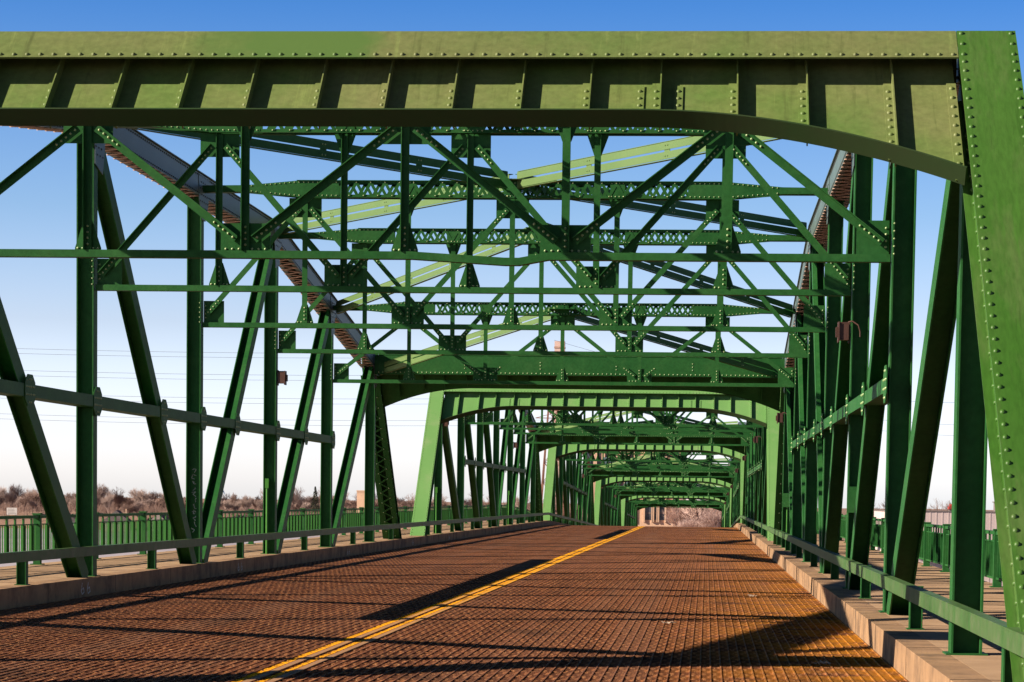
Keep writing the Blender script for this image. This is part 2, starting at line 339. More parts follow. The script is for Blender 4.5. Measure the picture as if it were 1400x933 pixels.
# ------------------------------------------------------------------ truss span
HI = 6.5                                     # truss inner face from the centre line
TH = math.atan2(6.30-SW, 6.85); SN, CS = math.sin(TH), math.cos(TH)
def zc(k):                                   # top of the top chord
    k = min(k, 6-k); return 6.30+(8.42-6.30)*min(k, 2)/2
def slope_pt(x, s, n, far=False):
    """point in the end plane: s metres down the slope, n out along its normal"""
    y = -CS*s-SN*n; z = 6.30-SN*s+CS*n
    if far: y = 6*P-y
    return V((x, y, z))
def make_span():
    root = empty('truss_span')
    # top chords
    for sd in (-1, 1):
        path = [(.30, 6.334), (2*P, 8.42), (4*P, 8.42), (6*P-.30, 6.334)]
        mb = MB(); lc = MB(); gp = MB()
        xi, xo = sd*(HI+.0), sd*(HI+.45)
        for (ya, za), (yb, zb) in zip(path, path[1:]):
            for x in (xi, xo):
                mb.bar((x, ya, za-.235), (x, yb, zb-.235), .018, .45, (1, 0, 0))
                q = 1 if x == xi else -1
                mb.bar((x+sd*q*.05, ya, za-.45), (x+sd*q*.05, yb, zb-.45), .10, .016, (1, 0, 0))
            mb.bar((sd*(HI+.225), ya, za), (sd*(HI+.225), yb, zb), .56, .018, (1, 0, 0))
            d = V((0, yb-ya, zb-za)); L = d.length; d.normalize(); nn = V((0, -d.z, d.y))
            for x in (xi, xo):
                o_ = -.012 if (x == xi) else .012
                for off in (-.06, -.42):
                    a_ = V((x+sd*o_, ya, za))+nn*off; mb.rivets(a_, a_+d*L, (sd*o_, 0, 0), .17, .02)
            k = int(L/.27)
            for i in range(k):
                a_ = V((0, ya, za-.475))+d*(L*i/k); b_ = V((0, ya, za-.475))+d*(L*(i+1)/k)
                xa, xb = (xi, xo) if i % 2 else (xo, xi)
                lc.bar((xa+0, a_.y, a_.z), (xb, b_.y, b_.z), .06, .012, (1, 0, 0) if False else (0, d.y, d.z))
        c = mb.build('top_chord', m_chord, root); lc.build('lacing', m_bounce_brown, c)
        # vertical posts and diagonals
        for k in range(7):
            mb = MB(); y = k*P; zt = zc(k)-(.03 if 0 < k < 6 else .45)
            mb.hsec((sd*(HI+.158), y, SW-.3), (sd*(HI+.158), y, zt), .30, .29, (1, 0, 0))
            zf = 5.01 if k in (1, 5) else 5.31
            if 1 <= k <= 5:
                mb.rivets((sd*(HI+.03), y-.145, zf), (sd*(HI+.03), y-.145, zf+.5), (0, -1, 0), .09, .014)
            for q in (-1, 1): mb.box(sd*(HI+.158)-.2, sd*(HI+.158)+.2, y-.2, y+.2, SW, SW+.015) if q > 0 else None
            mb.build('vertical_post', m_green, root)
        for ka, kb in ((0, 1), (1, 2), (2, 3), (4, 3), (5, 4), (6, 5)):
            mb = MB(); ya, za = ka*P, zc(ka)-.30; yb = kb*P; q = 1 if kb > ka else -1
            a_ = V((sd*(HI+.158), ya+q*.1, za)); b_ = V((sd*(HI+.158), yb-q*.50, SW-.05))
            mb.hsec(a_, b_, .272, .34, (1, 0, 0), .018)
            if q < 0: mb.bar(a_, b_, .085, .012, (1, 0, 0), ow=-sd*.075, od=.163)
            mb.build('diagonal_member', m_green, root)
        # gusset plates on the inner face at the top nodes
        for k in range(1, 7):
            mb = MB(); y = k*P; zt = zc(k); dirn = 1 if k <= 2 else (-1 if k >= 4 else 0)
            x = sd*(HI-.020)
            prof = [(-.55, -.02), (-.50, -.55), (-.17, -.95), (.17, -.95), (.50, -.55), (.55, -.02)]
            if dirn > 0: prof = [(-.50, -.02), (-.40, -.50), (-.15, -.62), (-.15, -1.0), (.42, -1.12), (.62, -.45), (.66, -.02)]
            if dirn < 0: prof = [(-.66, -.02), (-.62, -.45), (-.42, -1.12), (.15, -1.0), (.15, -.62), (.40, -.50), (.50, -.02)]
            prof = [(a, min(b, zc(k+a/P)-zt-.02)) for a, b in prof]
            mb.plate([(x, y+a, zt+b) for a, b in prof], (sd, 0, 0), .012)
            for a in range(-4, 5):
                for b in range(1, 8):
                    yy = a*.10; zz = -b*.13-.05
                    if abs(yy) < .48-(.35*max(0, -zz-.45) if dirn == 0 else .1*max(0, -zz-.45)) and zz > -.9 and (dirn == 0 or zz > -.5 or -.15 < yy*dirn < .45):
                        if (a+b) % 2 == 0: mb.rivet((x, y+yy, zt+zz+.0), (-sd, 0, 0), .02, .014)
            mb.build('gusset_plate', m_chord, root)
        # mid-height strut
        mb = MB(); zs = 3.35; xs = sd*(HI+.05)
        x0, x1 = sorted((sd*(HI-.012), sd*(HI-.05)))
        mb.box(*sorted((sd*(HI-.010), sd*(HI-.028))), P-.1, 5*P+.1, zs-.10, zs+.10)
        mb.box(*sorted((sd*(HI-.010), sd*(HI+.30))), P+.16, 5*P-.16, zs+.082, zs+.10)
        mb.box(*sorted((sd*(HI-.010), sd*(HI+.30))), P+.16, 5*P-.16, zs-.10, zs-.082)
        ms = mb.build('longitudinal_strut', m_green, root)
        js = [k*P for k in range(1, 6)]
        for ka, kb in ((1, 2), (2, 3), (4, 3), (5, 4)):
            f = (zc(ka)-.3-zs)/(zc(ka)-.3-SW); js.append(ka*P+(kb-ka)*(P-.6)*f+(kb-ka)*.1)
        for y in js:
            g = MB(); x = sd*(HI-.030)
            g.plate([(x, y+a, zs+b) for a, b in ((-.30, -.13), (-.30, .13), (-.14, .25), (.14, .25), (.30, .13), (.30, -.13), (.14, -.25), (-.14, -.25))], (-sd, 0, 0), .012)
            for a in (-.24, -.16, .16, .24):
                for b in (-.06, .06): g.rivet((x-sd*.012, y+a, zs+b), (-sd, 0, 0), .02, .014)
            for a in (-.05, .05):
                for b in (-.18, -.06, .06, .18): g.rivet((x-sd*.012, y+a, zs+b), (-sd, 0, 0), .02, .014)
            g.build('joint_plate', m_green, ms)
        # bottom chord, below the footway
        mb = MB(); mb.hsec((sd*(HI+.158), -6.6, -.55), (sd*(HI+.158), 6*P+6.6, -.55), .34, .45, (1, 0, 0)); mb.build('bottom_chord', m_green, root)
    # floor beams
    for k in range(-1, 8):
        y = max(-6.5, min(6*P+6.5, k*P)); mb = MB(); mb.box(-9.2, 9.2, y-.15, y+.15, -1.5, -.62); mb.build('floor_beam', m_green, root)
    # end posts
    for far in (False, True):
        fy = -1 if not far else 1
        nrm = (slope_pt(0, 0, 1, far)-slope_pt(0, 0, 0, far))
        L = (6.30-SW)/SN+.02
        for sd in (-1, 1):
            mb = MB(); xm = sd*(HI+.205)
            mb.bar(slope_pt(xm, -.0, -.01, far), slope_pt(xm, L, -.01, far), .56, .02, (1, 0, 0))
            for x in (sd*(HI-.0), sd*(HI+.41)):
                mb.bar(slope_pt(x, .02, -.245, far), slope_pt(x, L, -.245, far), .018, .45, (1, 0, 0))
                q = 1 if abs(x) < HI+.2 else -1
                mb.bar(slope_pt(x+sd*q*.045, .02, -.468, far), slope_pt(x+sd*q*.045, L, -.468, far), .11, .014, (1, 0, 0))
                mb.bar(slope_pt(x-sd*q*.05, .5, -.468, far), slope_pt(x-sd*q*.05, L, -.468, far), .08, .012, (1, 0, 0))
            if not far:
                for x in (sd*(HI-.03), sd*(HI+.44)):
                    mb.rivets(slope_pt(x, .0, 0, far), slope_pt(x, .47, 0, far), nrm, .15, .027, .02)
                    mb.rivets(slope_pt(x, .50, 0, far), slope_pt(x, L, 0, far), nrm, .157, .027, .02)
            for x, q in ((sd*(HI-.009), -1), (sd*(HI+.419), 1)):
                mb.rivets(slope_pt(x, .9, -.05, far), slope_pt(x, L, -.05, far), (sd*q, 0, 0), .45, .024)
                mb.rivets(slope_pt(x, 1.1, -.43, far), slope_pt(x, L, -.43, far), (sd*q, 0, 0), .22, .022)
            ep = mb.build('end_post', m_green if far else m_leg, root)
            lc = MB(); n_ = int((L-.9)/.24); s0 = .75
            for i in range(n_):
                sa = s0+(L-s0)*i/n_; sb = s0+(L-s0)*(i+1)/n_
                xa, xb = (HI+.06, HI+.35) if i % 2 else (HI+.35, HI+.06)
                lc.bar(slope_pt(sd*xa, sa, -.482, far), slope_pt(sd*xb, sb, -.482, far), .055, .01, slope_pt(0, 1, 0, far)-slope_pt(0, 0, 0, far))
                lc.rivet(slope_pt(sd*xb, sb, -.488, far), -nrm, .022)
            lc.build('lacing', m_green, ep)
        # portal girder
        pg = empty('portal_girder'); pg.parent = root; pg.location = (0, 0, 0)
        xe = HI-.078
        def sbot(x): return 1.215+(.104*(abs(x)-3.4)**2 if abs(x) > 3.4 else 0)
        tp = MB()
        tp.bar(slope_pt(-xe+.002, .235, -.010, far), slope_pt(xe-.002, .235, -.010, far), .47, .018, slope_pt(0, 1, 0, far)-slope_pt(0, 0, 0, far))
        tp.rivets(slope_pt(-xe, .425, 0, far), slope_pt(xe, .425, 0, far), nrm, .131, .023, .019)
        # box top strut: sloping top lid and inner vertical plate
        yy = .46 if not far else 6*P-.46
        tp.box(-HI+.02, HI-.02, min(yy, yy+fy*-.02), max(yy, yy+fy*-.02), 5.66, 6.22)
        tp.box(-HI+.02, HI-.02, *sorted((yy-fy*.0, yy+fy*.18)), 5.64, 5.66)
        tp.box(-HI+.02, HI-.02, *sorted((yy+fy*.0, yy+fy*.44)), 6.22, 6.24)
        tp.rivets((-HI+.1, yy-fy*.02, 5.71), (HI-.1, yy-fy*.02, 5.71), (0, -fy, 0), .14, .022)
        for xx in (-3.6, -1.2, 1.2, 3.6): tp.rivets((xx, yy-fy*.02, 5.8), (xx, yy-fy*.02, 6.1), (0, -fy, 0), .1, .02)
        tp.build('top_plate', m_green if far else m_top, pg)
        w = MB(); N = 130; xs = [-xe+.02+(2*xe-.04)*i/N for i in range(N+1)]
        w.strip([slope_pt(x, .02, -.28, far) for x in xs], [slope_pt(x, sbot(x)-.01, -.28, far) for x in xs], -nrm, .014)
        w.build('web_plate', m_green if far else m_olive, pg)
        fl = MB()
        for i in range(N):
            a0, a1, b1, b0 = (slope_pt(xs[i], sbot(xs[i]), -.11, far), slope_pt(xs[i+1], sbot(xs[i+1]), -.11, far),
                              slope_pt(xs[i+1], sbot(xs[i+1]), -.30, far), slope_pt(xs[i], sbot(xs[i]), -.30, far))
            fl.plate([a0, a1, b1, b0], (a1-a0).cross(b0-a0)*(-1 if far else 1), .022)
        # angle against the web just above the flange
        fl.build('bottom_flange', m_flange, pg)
        xst = [.34, .99, 1.64, 2.29, 2.94, 3.61, 4.34, 5.0, 5.81]
        for x in [-v for v in reversed(xst)]+xst:
            st = MB(); s1 = sbot(x)-.03
            for n0, dep in ((-.28, .115), (-.295, -.16)):
                st.bar(slope_pt(x, .14, n0+dep/2, far), slope_pt(x, s1-(.16 if dep < 0 else 0), n0+dep/2, far), .013, abs(dep)-.004, (1, 0, 0))
            st.bar(slope_pt(x-.045, .16, -.272, far), slope_pt(x-.045, s1, -.272, far), .078, .012, (1, 0, 0))
            st.rivets(slope_pt(x-.045, .60, -.266, far), slope_pt(x-.045, s1, -.266, far), nrm, .125, .024, .018)
            if abs(abs(x)-3.61) < .01:
                for xo in (-.20, .17):
                    st.bar(slope_pt(x+xo, .55, -.272, far), slope_pt(x+xo, s1, -.272, far), .085, .012, (1, 0, 0))
                    st.rivets(slope_pt(x+xo, .60, -.266, far), slope_pt(x+xo, s1, -.266, far), nrm, .125, .024, .018)
            st.build('stiffener', m_green if far else m_olive, pg)
        if not far:
            for sd in (-1, 1):
                st = MB(); x = sd*(xe-.055)
                st.bar(slope_pt(x, .5, -.27, far), slope_pt(x, sbot(xe)-.05, -.27, far), .09, .014, (1, 0, 0))
                st.rivets(slope_pt(x, .55, -.263, far), slope_pt(x, sbot(xe)-.1, -.263, far), nrm, .16, .026, .02)
                st.build('corner_angle', m_olive, pg)
    # sway frames
    for k in range(1, 6):
        fr = empty('sway_frame'); fr.parent = root; fr.location = (0, k*P, 0)
        zb = 5.01 if k in (1, 5) else 5.31; zt = zc(k)-.46
        X = lambda j: -HI+j*2*HI/6
        # top strut, laced box
        mb = MB(); zm = zt+.17; hh = .165
        for y in (-.13, .13):
            n = (0, -1 if y < 0 else 1, 0); yf = y+(-.006 if y < 0 else .006)
            for sg in (-1, 1):
                mb.plate([(sg*(HI-.02), y, zm-.06), (sg*5.55, y, zm-.07), (sg*4.5, y, zm-hh), (sg*3.62, y, zm-hh), (sg*3.62, y, zm+hh), (sg*4.5, y, zm+hh), (sg*5.55, y, zm+.07), (sg*(HI-.02), y, zm+.06)], n, .012)
                for a in (-1, 1):
                    mb.rivets((sg*5.5, y+n[1]*.012, zm+a*.05), (sg*4.5, y+n[1]*.012, zm+a*(hh-.03)), n, .10, .015)
                    mb.rivets((sg*4.5, y+n[1]*.012, zm+a*(hh-.03)), (sg*3.62, y+n[1]*.012, zm+a*(hh-.03)), n, .10, .015)
            for a in (-1, 1): mb.box(-3.62, 3.62, y-.006, y+.006, zm+a*(hh-.025)-.025, zm+a*(hh-.025)+.025)
            for c_ in (-2.17, 0, 2.17):
                mb.box(c_-.15, c_+.15, y-.0075, y+.0075, zm-hh+.002, zm+hh-.002)
                for a in (-1, 1): mb.rivets((c_-.15, y+n[1]*.0075, zm+a*(hh-.03)), (c_+.15, y+n[1]*.0075, zm+a*(hh-.03)), n, .07, .014, inset=.03)
            q = 0 if y < 0 else 1; x = -3.55
            while x < 3.5:
                x2 = x+.15
                mb.bar((x, y+n[1]*.011, zm+(-1)**q*(hh-.03)), (x2, y+n[1]*.011, zm-(-1)**q*(hh-.03)), .062, .008, (1, 0, 0))
                mb.rivet((x2, y+n[1]*.015, zm-(-1)**q*(hh-.03)), n, .016)
                x = x2; q += 1
        for a in (-1, 1):
            for sg in (-1, 1): mb.box(*sorted((sg*4.5, sg*.0)), -.11, .11, zm+a*hh-.006, zm+a*hh+.006) if False else None
            mb.box(-4.5, 4.5, -.175, -.085, zm+a*(hh+.006)-.006, zm+a*(hh+.006)+.006)
            mb.box(-4.5, 4.5, .085, .175, zm+a*(hh+.006)-.006, zm+a*(hh+.006)+.006)
        mb.box(-HI+.02, -4.5, -.10, .10, zm-.075, zm-.062); mb.box(4.5, HI-.02, -.10, .10, zm-.075, zm-.062)
        mb.build('top_strut', m_green, fr)
        zs = zm-hh-.012
        mb = MB(); mb.box(-HI+.012, HI-.012, -.09, -.078, zb-.05, zb+.05); mb.box(-HI+.012, HI-.012, -.0779, .09, zb-.05, zb-.038)
        mb.build('bottom_chord_angle', m_green, fr)
        for j in range(1, 6):
            mb = MB(); mb.box(X(j)-.055, X(j)+.055, -.052, -.040, zb+.055, zs-.002); 
            xe_ = X(j)-.049 if j <= 3 else X(j)+.049
            if k <= 2: mb.box(xe_-.006, xe_+.006, -.115, -.0521, zb+.055, zs-.002)
            else: mb.box(xe_-.006, xe_+.006, -.0399, .05, zb+.055, zs-.002)
            mb.rivets((X(j), -.052, zb+.08), (X(j), -.052, zb+.42), (0, -1, 0), .09, .019)
            mb.build('hanger', m_green, fr)
        for j in range(6):
            (xa, za), (xb, zb_) = ((X(j), zb+.10), (X(j+1), zs-.10)) if j % 2 == 0 else ((X(j), zs-.10), (X(j+1), zb+.10))
            d = V((xb-xa, 0, zb_-za)).normalized(); i0 = .16
            a_ = V((xa, 0, za))+d*i0; b_ = V((xb, 0, zb_))-d*i0
            mb = MB(); mb.bar(a_+V((0, -.072, 0)), b_+V((0, -.072, 0)), .012, .11, (0, 1, 0))
            sgn = 1 if d.z*d.x > 0 else -1
            pn = V((-d.z, 0, d.x)); pn = pn if pn.z > 0 else -pn
            o_ = pn*.049+V((0, -.028 if k > 2 else -.1165, 0))
            mb.bar(a_+o_, b_+o_, .075, .012, (0, 1, 0))
            mb.rivets(a_+V((0, -.078, 0)), a_+d*.42+V((0, -.078, 0)), (0, -1, 0), .085, .019)
            mb.rivets(b_-d*.42+V((0, -.078, 0)), b_+V((0, -.078, 0)), (0, -1, 0), .085, .019)
            mb.build('web_diagonal', m_green, fr)
        for j in range(7):
            mb = MB(); x = X(j); y = -.020
            if j in (0, 6):
                sg = 1 if j == 0 else -1
                mb.box(*sorted((x+sg*.03, x+sg*.46)), y, y+.012, zb-.045, zb+.50)
                mb.rivets((x+sg*.08, y, zb+.03), (x+sg*.42, y, zb+.03), (0, -1, 0), .085, .019)
                mb.rivets((x+sg*.07, y, zb+.1), (x+sg*.07, y, zb+.45), (0, -1, 0), .085, .019)
            elif j % 2 == 0:
                mb.box(x-.34, x+.34, y, y+.012, zb-.045, zb+.42)
                mb.rivets((x-.32, y, zb+.075), (x+.32, y, zb+.075), (0, -1, 0), .085, .019)
            else:
                mb.plate([(x-.18, y, zb-.045), (x-.18, y, zb+.08), (x-.06, y, zb+.44), (x+.06, y, zb+.44), (x+.18, y, zb+.08), (x+.18, y, zb-.045)], (0, 1, 0), .012)
                mb.rivets((x-.17, y, zb+.075), (x+.17, y, zb+.075), (0, -1, 0), .075, .019, inset=.03)
            mb.build('gusset_plate', m_green, fr)
        for j in range(1, 6):
            mb = MB(); x = X(j); y = -.020
            if j % 2 == 1: mb.box(x-.34, x+.34, y, y+.012, zs-.40, zs-.002)
            else: mb.plate([(x-.19, y, zs-.002), (x+.19, y, zs-.002), (x+.06, y, zs-.36), (x-.06, y, zs-.36)], (0, 1, 0), .012)
            mb.build('gusset_plate', m_green, fr)
    # K-shaped top laterals: from the middle of each strut out to the trusses at the next panel point
    for k, kn in ((1, 0), (2, 1), (3, 2), (3, 4), (4, 5), (5, 6)):
        zm = zc(k)-(.30 if k in (1, 5) else .1); ze = zc(kn)-(.50 if kn in (0, 6) else .30 if kn in (1, 5) else .1)
        for sd in (-1, 1):
            q_ = 1 if kn > k else -1
            c_ = V((sd*.10, k*P+q_*.20, zm)); e_ = V((sd*(HI-.10), kn*P-q_*.15, ze))
            pa, pb = (c_, e_) if kn > k else (e_, c_)          # pa is nearer the near end
            d = (pb-pa).normalized(); hd = V((d.y, -d.x, 0)).normalized(); sg = 1 if d.x > 0 else -1
            mb = MB(); hb = .150 if sg > 0 else .138
            for dz, lz in ((.088, .165), (-.088, -.165)):
                mb.bar(pa+V((0, 0, dz)), pb+V((0, 0, dz)), .012, hb, hd)
                mb.bar(pa+V((0, 0, lz*1.04))-hd*.05*sg, pb+V((0, 0, lz*1.04))-hd*.05*sg, .10, .010, hd)
            L = (pb-pa).length; n_ = int(L/2.2)
            for i in range(1, n_):
                q = pa.lerp(pb, i/n_); mb.bar(q-d*.09, q+d*.09, .010, .30, hd, ow=-.0115*sg)
                for zz in (-.10, .10):
                    for dd in (-.04, .04): mb.rivet(q+d*dd+V((0, 0, zz))+hd*.006*sg, hd*sg, .018)
            if sd > 0: mb.box(-.38, .38, k*P-.38 if k != 3 or kn == 2 else k*P+.001, k*P+.38 if k != 3 or kn == 4 else k*P-.001, zm-.006, zm+.006)
            mb.build('lateral_brace', m_brace if sg < 0 else m_green, root)  # sun-facing braces painted paler, shaded ones left dark green
    return root
span = make_span()
tag(span, 'nearest truss span, with the tall olive portal girder across the top of the photo', 'bridge truss', 'steel truss spans of the bridge')
span.location = (XC, Y0, 0)
sp_labels = ['second truss span, with the pale green portal standing just beyond the nearest span',
             'third truss span, starting where the road crests and begins to drop',
             'fourth truss span, the next to last of the green arched portals',
             'farthest truss span, whose small opening frames the stone building and bare trees']
def place(o, y, x=XC, dz=0):
    o.location = (x, y, deck(y)+dz)
    if y > YB-.5: o.rotation_euler.x = -math.atan(GR)
spans = [span]
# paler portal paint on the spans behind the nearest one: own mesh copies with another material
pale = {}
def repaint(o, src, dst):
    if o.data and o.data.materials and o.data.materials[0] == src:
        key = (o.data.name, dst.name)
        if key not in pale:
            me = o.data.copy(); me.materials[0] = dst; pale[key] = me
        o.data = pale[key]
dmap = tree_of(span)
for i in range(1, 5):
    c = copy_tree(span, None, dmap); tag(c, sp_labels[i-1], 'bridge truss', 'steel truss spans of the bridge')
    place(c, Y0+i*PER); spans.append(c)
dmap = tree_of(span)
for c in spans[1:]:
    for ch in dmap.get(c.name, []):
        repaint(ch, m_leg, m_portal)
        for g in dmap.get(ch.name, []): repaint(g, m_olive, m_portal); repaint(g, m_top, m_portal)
# the nearest frame's bottom chord is bent: a knock has pushed it down right of centre
def bent_chord():
    mb = MB(); zb = 5.01; xs = [(-HI+.012, 0), (.1, 0), (1.35, -.075), (1.55, -.075), (1.95, 0), (HI-.012, 0)]
    for (xa, da), (xb, db) in zip(xs, xs[1:]):
        mb.plate([(xa, -.09, zb-.05+da), (xb, -.09, zb-.05+db), (xb, -.09, zb+.05+db), (xa, -.09, zb+.05+da)], (0, 1, 0), .012)
        mb.plate([(xa, -.0779, zb-.05+da), (xb, -.0779, zb-.05+db), (xb, .09, zb-.05+db), (xa, .09, zb-.05+da)], (0, 0, 1), .012)
    return mb.mesh('bent_bottom_chord', m_green)
for fr_ in dmap.get(span.name, []):
    if fr_.name.startswith('sway_frame') and abs(fr_.location.y-P) < .01:
        for g in dmap.get(fr_.name, []):
            if g.name.startswith('bottom_chord_angle'): g.data = bent_chord()

# ------------------------------------------------------------------ guard rails on the kerb line
def rail_run(side, i):
    y0 = Y0+i*PER-8.5; root = empty('guard_rail')
    place(root, y0)
    # local frame: y from 0 to PER
    sd = side; x0, x1 = sorted((sd*(HI-.115), sd*(HI-.012)))
    if side > 0: x0, x1 = HI-.115, HI-.004
    mb = MB(); mb.box(x0, x1, .03, PER-.03, .685, .70); mb.box(x0, x1, .03, PER-.03, .83, .845)
    xf = x0 if sd > 0 else x1
    mb.box(*sorted((xf, xf+sd*.012)), .03, PER-.03, .7005, .8295)
    mb.box(*sorted((xf+sd*.075, xf+sd*.087)), .03, PER-.03, .7005, .8295)
    mb.build('rail', m_rail, root)
    ys = [8.5+P*(k+.5)+ .1 for k in range(-1, 7)]
    for y in ys:
        p_ = MB(); xx = (xf+sd*.165) if sd < 0 else (HI+.065)
        p_.hsec((xx, y, SW), (xx, y, .80), .15, .15, (1, 0, 0), .012); p_.box(xx-.1, xx+.1, y-.11, y+.11, SW+.001, SW+.012)
        p_.box(xx-.08, xx+.08, y-.08, y+.08, .801, .812)
        p_.build('rail_post', m_green, root)
    return root
ordn = ['nearest', 'second', 'third', 'fourth', 'farthest']
for side in (-1, 1):
    for i in range(5):
        r = rail_run(side, i)
        where = 'left' if side < 0 else 'right'
        lab = f'low green box guard rail on the {where} kerb inside the {ordn[i]} truss span'
        tag(r, lab, 'guard rail', 'guard rails along the kerbs')
# ------------------------------------------------------------------ footway railings
def railing(root, sd):
    n = int(PER/4.68); pitch = PER/16
    x = sd*9.25
    mb = MB(); mb.box(x-.05, x+.05, 0, PER, SW+.93, SW+.99); mb.build('top_rail', m_green, root)
    mb = MB(); mb.box(x-.03, x+.03, 0, PER, SW+.14, SW+.18); mb.box(x-.025, x+.025, 0, PER, SW+.80, SW+.82); mb.build('bottom_rail', m_green, root)
    pm = MB(); pm.box(-.07, .07, -.07, .07, SW, SW+1.0); pm.box(-.12, .12, -.12, .12, SW, SW+.02); pm.box(-.085, .085, -.085, .085, SW+1.0, SW+1.03)
    pme = pm.mesh('railing_post', m_green)
    bm_ = MB(); q = .16
    while q < pitch-.1:
        bm_.box(-.05, .05, q-.012, q+.012, SW+.185, SW+.797); bm_.box(-.012, .012, q-.05, q+.05, SW+.185, SW+.925); bm_.box(-.010, .010, q+.29, q+.31, SW+.185, SW+.797)
        q += .60
    bme = bm_.mesh('picket_panel', m_picket if sd < 0 else m_green)
    for i in range(16):
        o = bpy.data.objects.new('railing_post', pme); S.collection.objects.link(o); o.parent = root; o.location = (x, i*pitch, 0)
        o = bpy.data.objects.new('picket_panel', bme); S.collection.objects.link(o); o.parent = root; o.location = (x, i*pitch, 0)
for sd in (-1, 1):
    r0 = empty('footway_railing'); railing(r0, sd); d_ = tree_of(r0)
    for i in range(5):
        r = r0 if i == 0 else copy_tree(r0, None, d_)
        where = 'left' if sd < 0 else 'right'
        tag(r, f'green picket railing on the outer edge of the {where} footway, beside the {ordn[i]} span', 'railing', 'footway railings')
        place(r, Y0+i*PER-8.5)
# ------------------------------------------------------------------ piers
for i in range(6):
    y = Y0-10.3+i*PER; mb = MB(); z = deck(y)-1.55
    mb.box(-9.5, 9.5, y-1.4, y+1.4, z-1.2, z)
    for x in (-6.7, 6.7): mb.cyl((x, y, -14), (x, y, z-1.21), 1.15, 16)
    o = mb.build('bridge_pier', m_pier, None, (XC, 0, 0))
    tag(o, f'concrete pier with two round columns under the {["near end of the nearest", "joint after the nearest", "joint after the second", "joint after the third", "joint after the fourth", "far end of the farthest"][i]} span', 'pier', 'bridge piers')
# expansion joints
for i in range(3):
    y = Y0-7.8+i*PER; mb = MB(); mb.box(XLK+.01, XRK-.01, y-.12, y+.12, .002, .012); o = mb.build('road_joint', m_pan, None, (0, 0, deck(y))); struct(o)
# ------------------------------------------------------------------ floodlights, boxes, conduits
def floodlight():
    root = empty('floodlight')
    mb = MB(); mb.box(.02, .20, -.13, .13, -.15, .15); mb.box(.2, .23, -.16, .16, -.19, .19)
    for i in range(5): mb.box(.231, .27, -.12+i*.055, -.10+i*.055, -.09, .09)
    mb.build('housing', m_fixture, root)
    mb = MB(); mb.box(-.01, .02, -.05, .05, -.21, .21); mb.box(.02, .2, -.03, .03, .151, .19); mb.build('bracket', m_fixture, root)
    mb = MB(); pts = [(.03, .1, .18), (-.04, .2, .2), (-.16, .24, .12), (-.2, .24, .0), (-.2, .24, -.1)]
    for a, b in zip(pts, pts[1:]): mb.cyl(a, b, .014, 6)
    mb.build('cable', m_fixture, root)
    return root
fl0 = floodlight(); first = True; d_ = tree_of(fl0)
ff = [(1, 2, 4.65, 'right truss, on the third upright'), (-1, 4, 4.65, 'left truss, on the fifth upright'), (1, 6, 4.4, 'right truss, under the far portal'), (-1, 0, 4.75, 'left truss, under the near portal')]
for i in range(4):
    for sd, k, z, nm in ff:
        if i == 0 and k == 0: continue
        o = fl0 if first else copy_tree(fl0, None, d_); first = False
        y = Y0+i*PER+k*P; place(o, y, XC+sd*(HI-.02), z); o.rotation_euler.z = 0 if sd < 0 else math.pi
        o.scale = (.85, .85, .9); tag(o, f'brown box floodlight in the {ordn[i]} span, {nm}', 'floodlight', 'floodlights bolted to the trusses')
ubox = []
def cbox(mode):
    root = empty('junction_box')
    mb = MB(); mb.box(-.16, .12, -.26, -.15, 1.30, 1.72) ; mb.box(-.17, .13, -.275, -.2605, 1.29, 1.73); mb.build('box', m_green, root)
    mb = MB(); mb.cyl((0, -.2, .02), (0, -.2, 1.299), .022, 8); mb.build('conduit', m_pipe, root)
    return root
jb = cbox(0); d_ = tree_of(jb); first = True
for i in range(3):
    for k, nm in ((2, 'third upright'), (6, 'last upright')):
        o = jb if first else copy_tree(jb, None, d_); first = False
        place(o, Y0+i*PER+k*P, XC+HI+.16, SW)
        tag(o, f'green junction box with conduit on the {nm} of the right truss, {ordn[i]} span', 'junction box', 'junction boxes on the right truss')
pr = empty('conduit_riser'); mb = MB(); mb.cyl((0, 0, 0), (0, 0, 1.62), .03, 8); mb.build('pipe', m_pipe, pr)
mb = MB(); mb.box(-.045, .045, -.05, .04, 1.621, 1.86); mb.build('cap', m_pipe, pr); d_ = tree_of(pr); first = True
for i in range(3):
    for k, nm in ((4, 'fifth upright'), (0, 'first upright')):
        if i == 0 and k == 0: continue
        o = pr if first else copy_tree(pr, None, d_); first = False
        place(o, Y0+i*PER+k*P-.19, XC-HI-.2, SW)
        tag(o, f'bright green conduit riser with cap in front of the {nm}, left truss, {ordn[i]} span', 'conduit', 'conduit risers on the left truss')
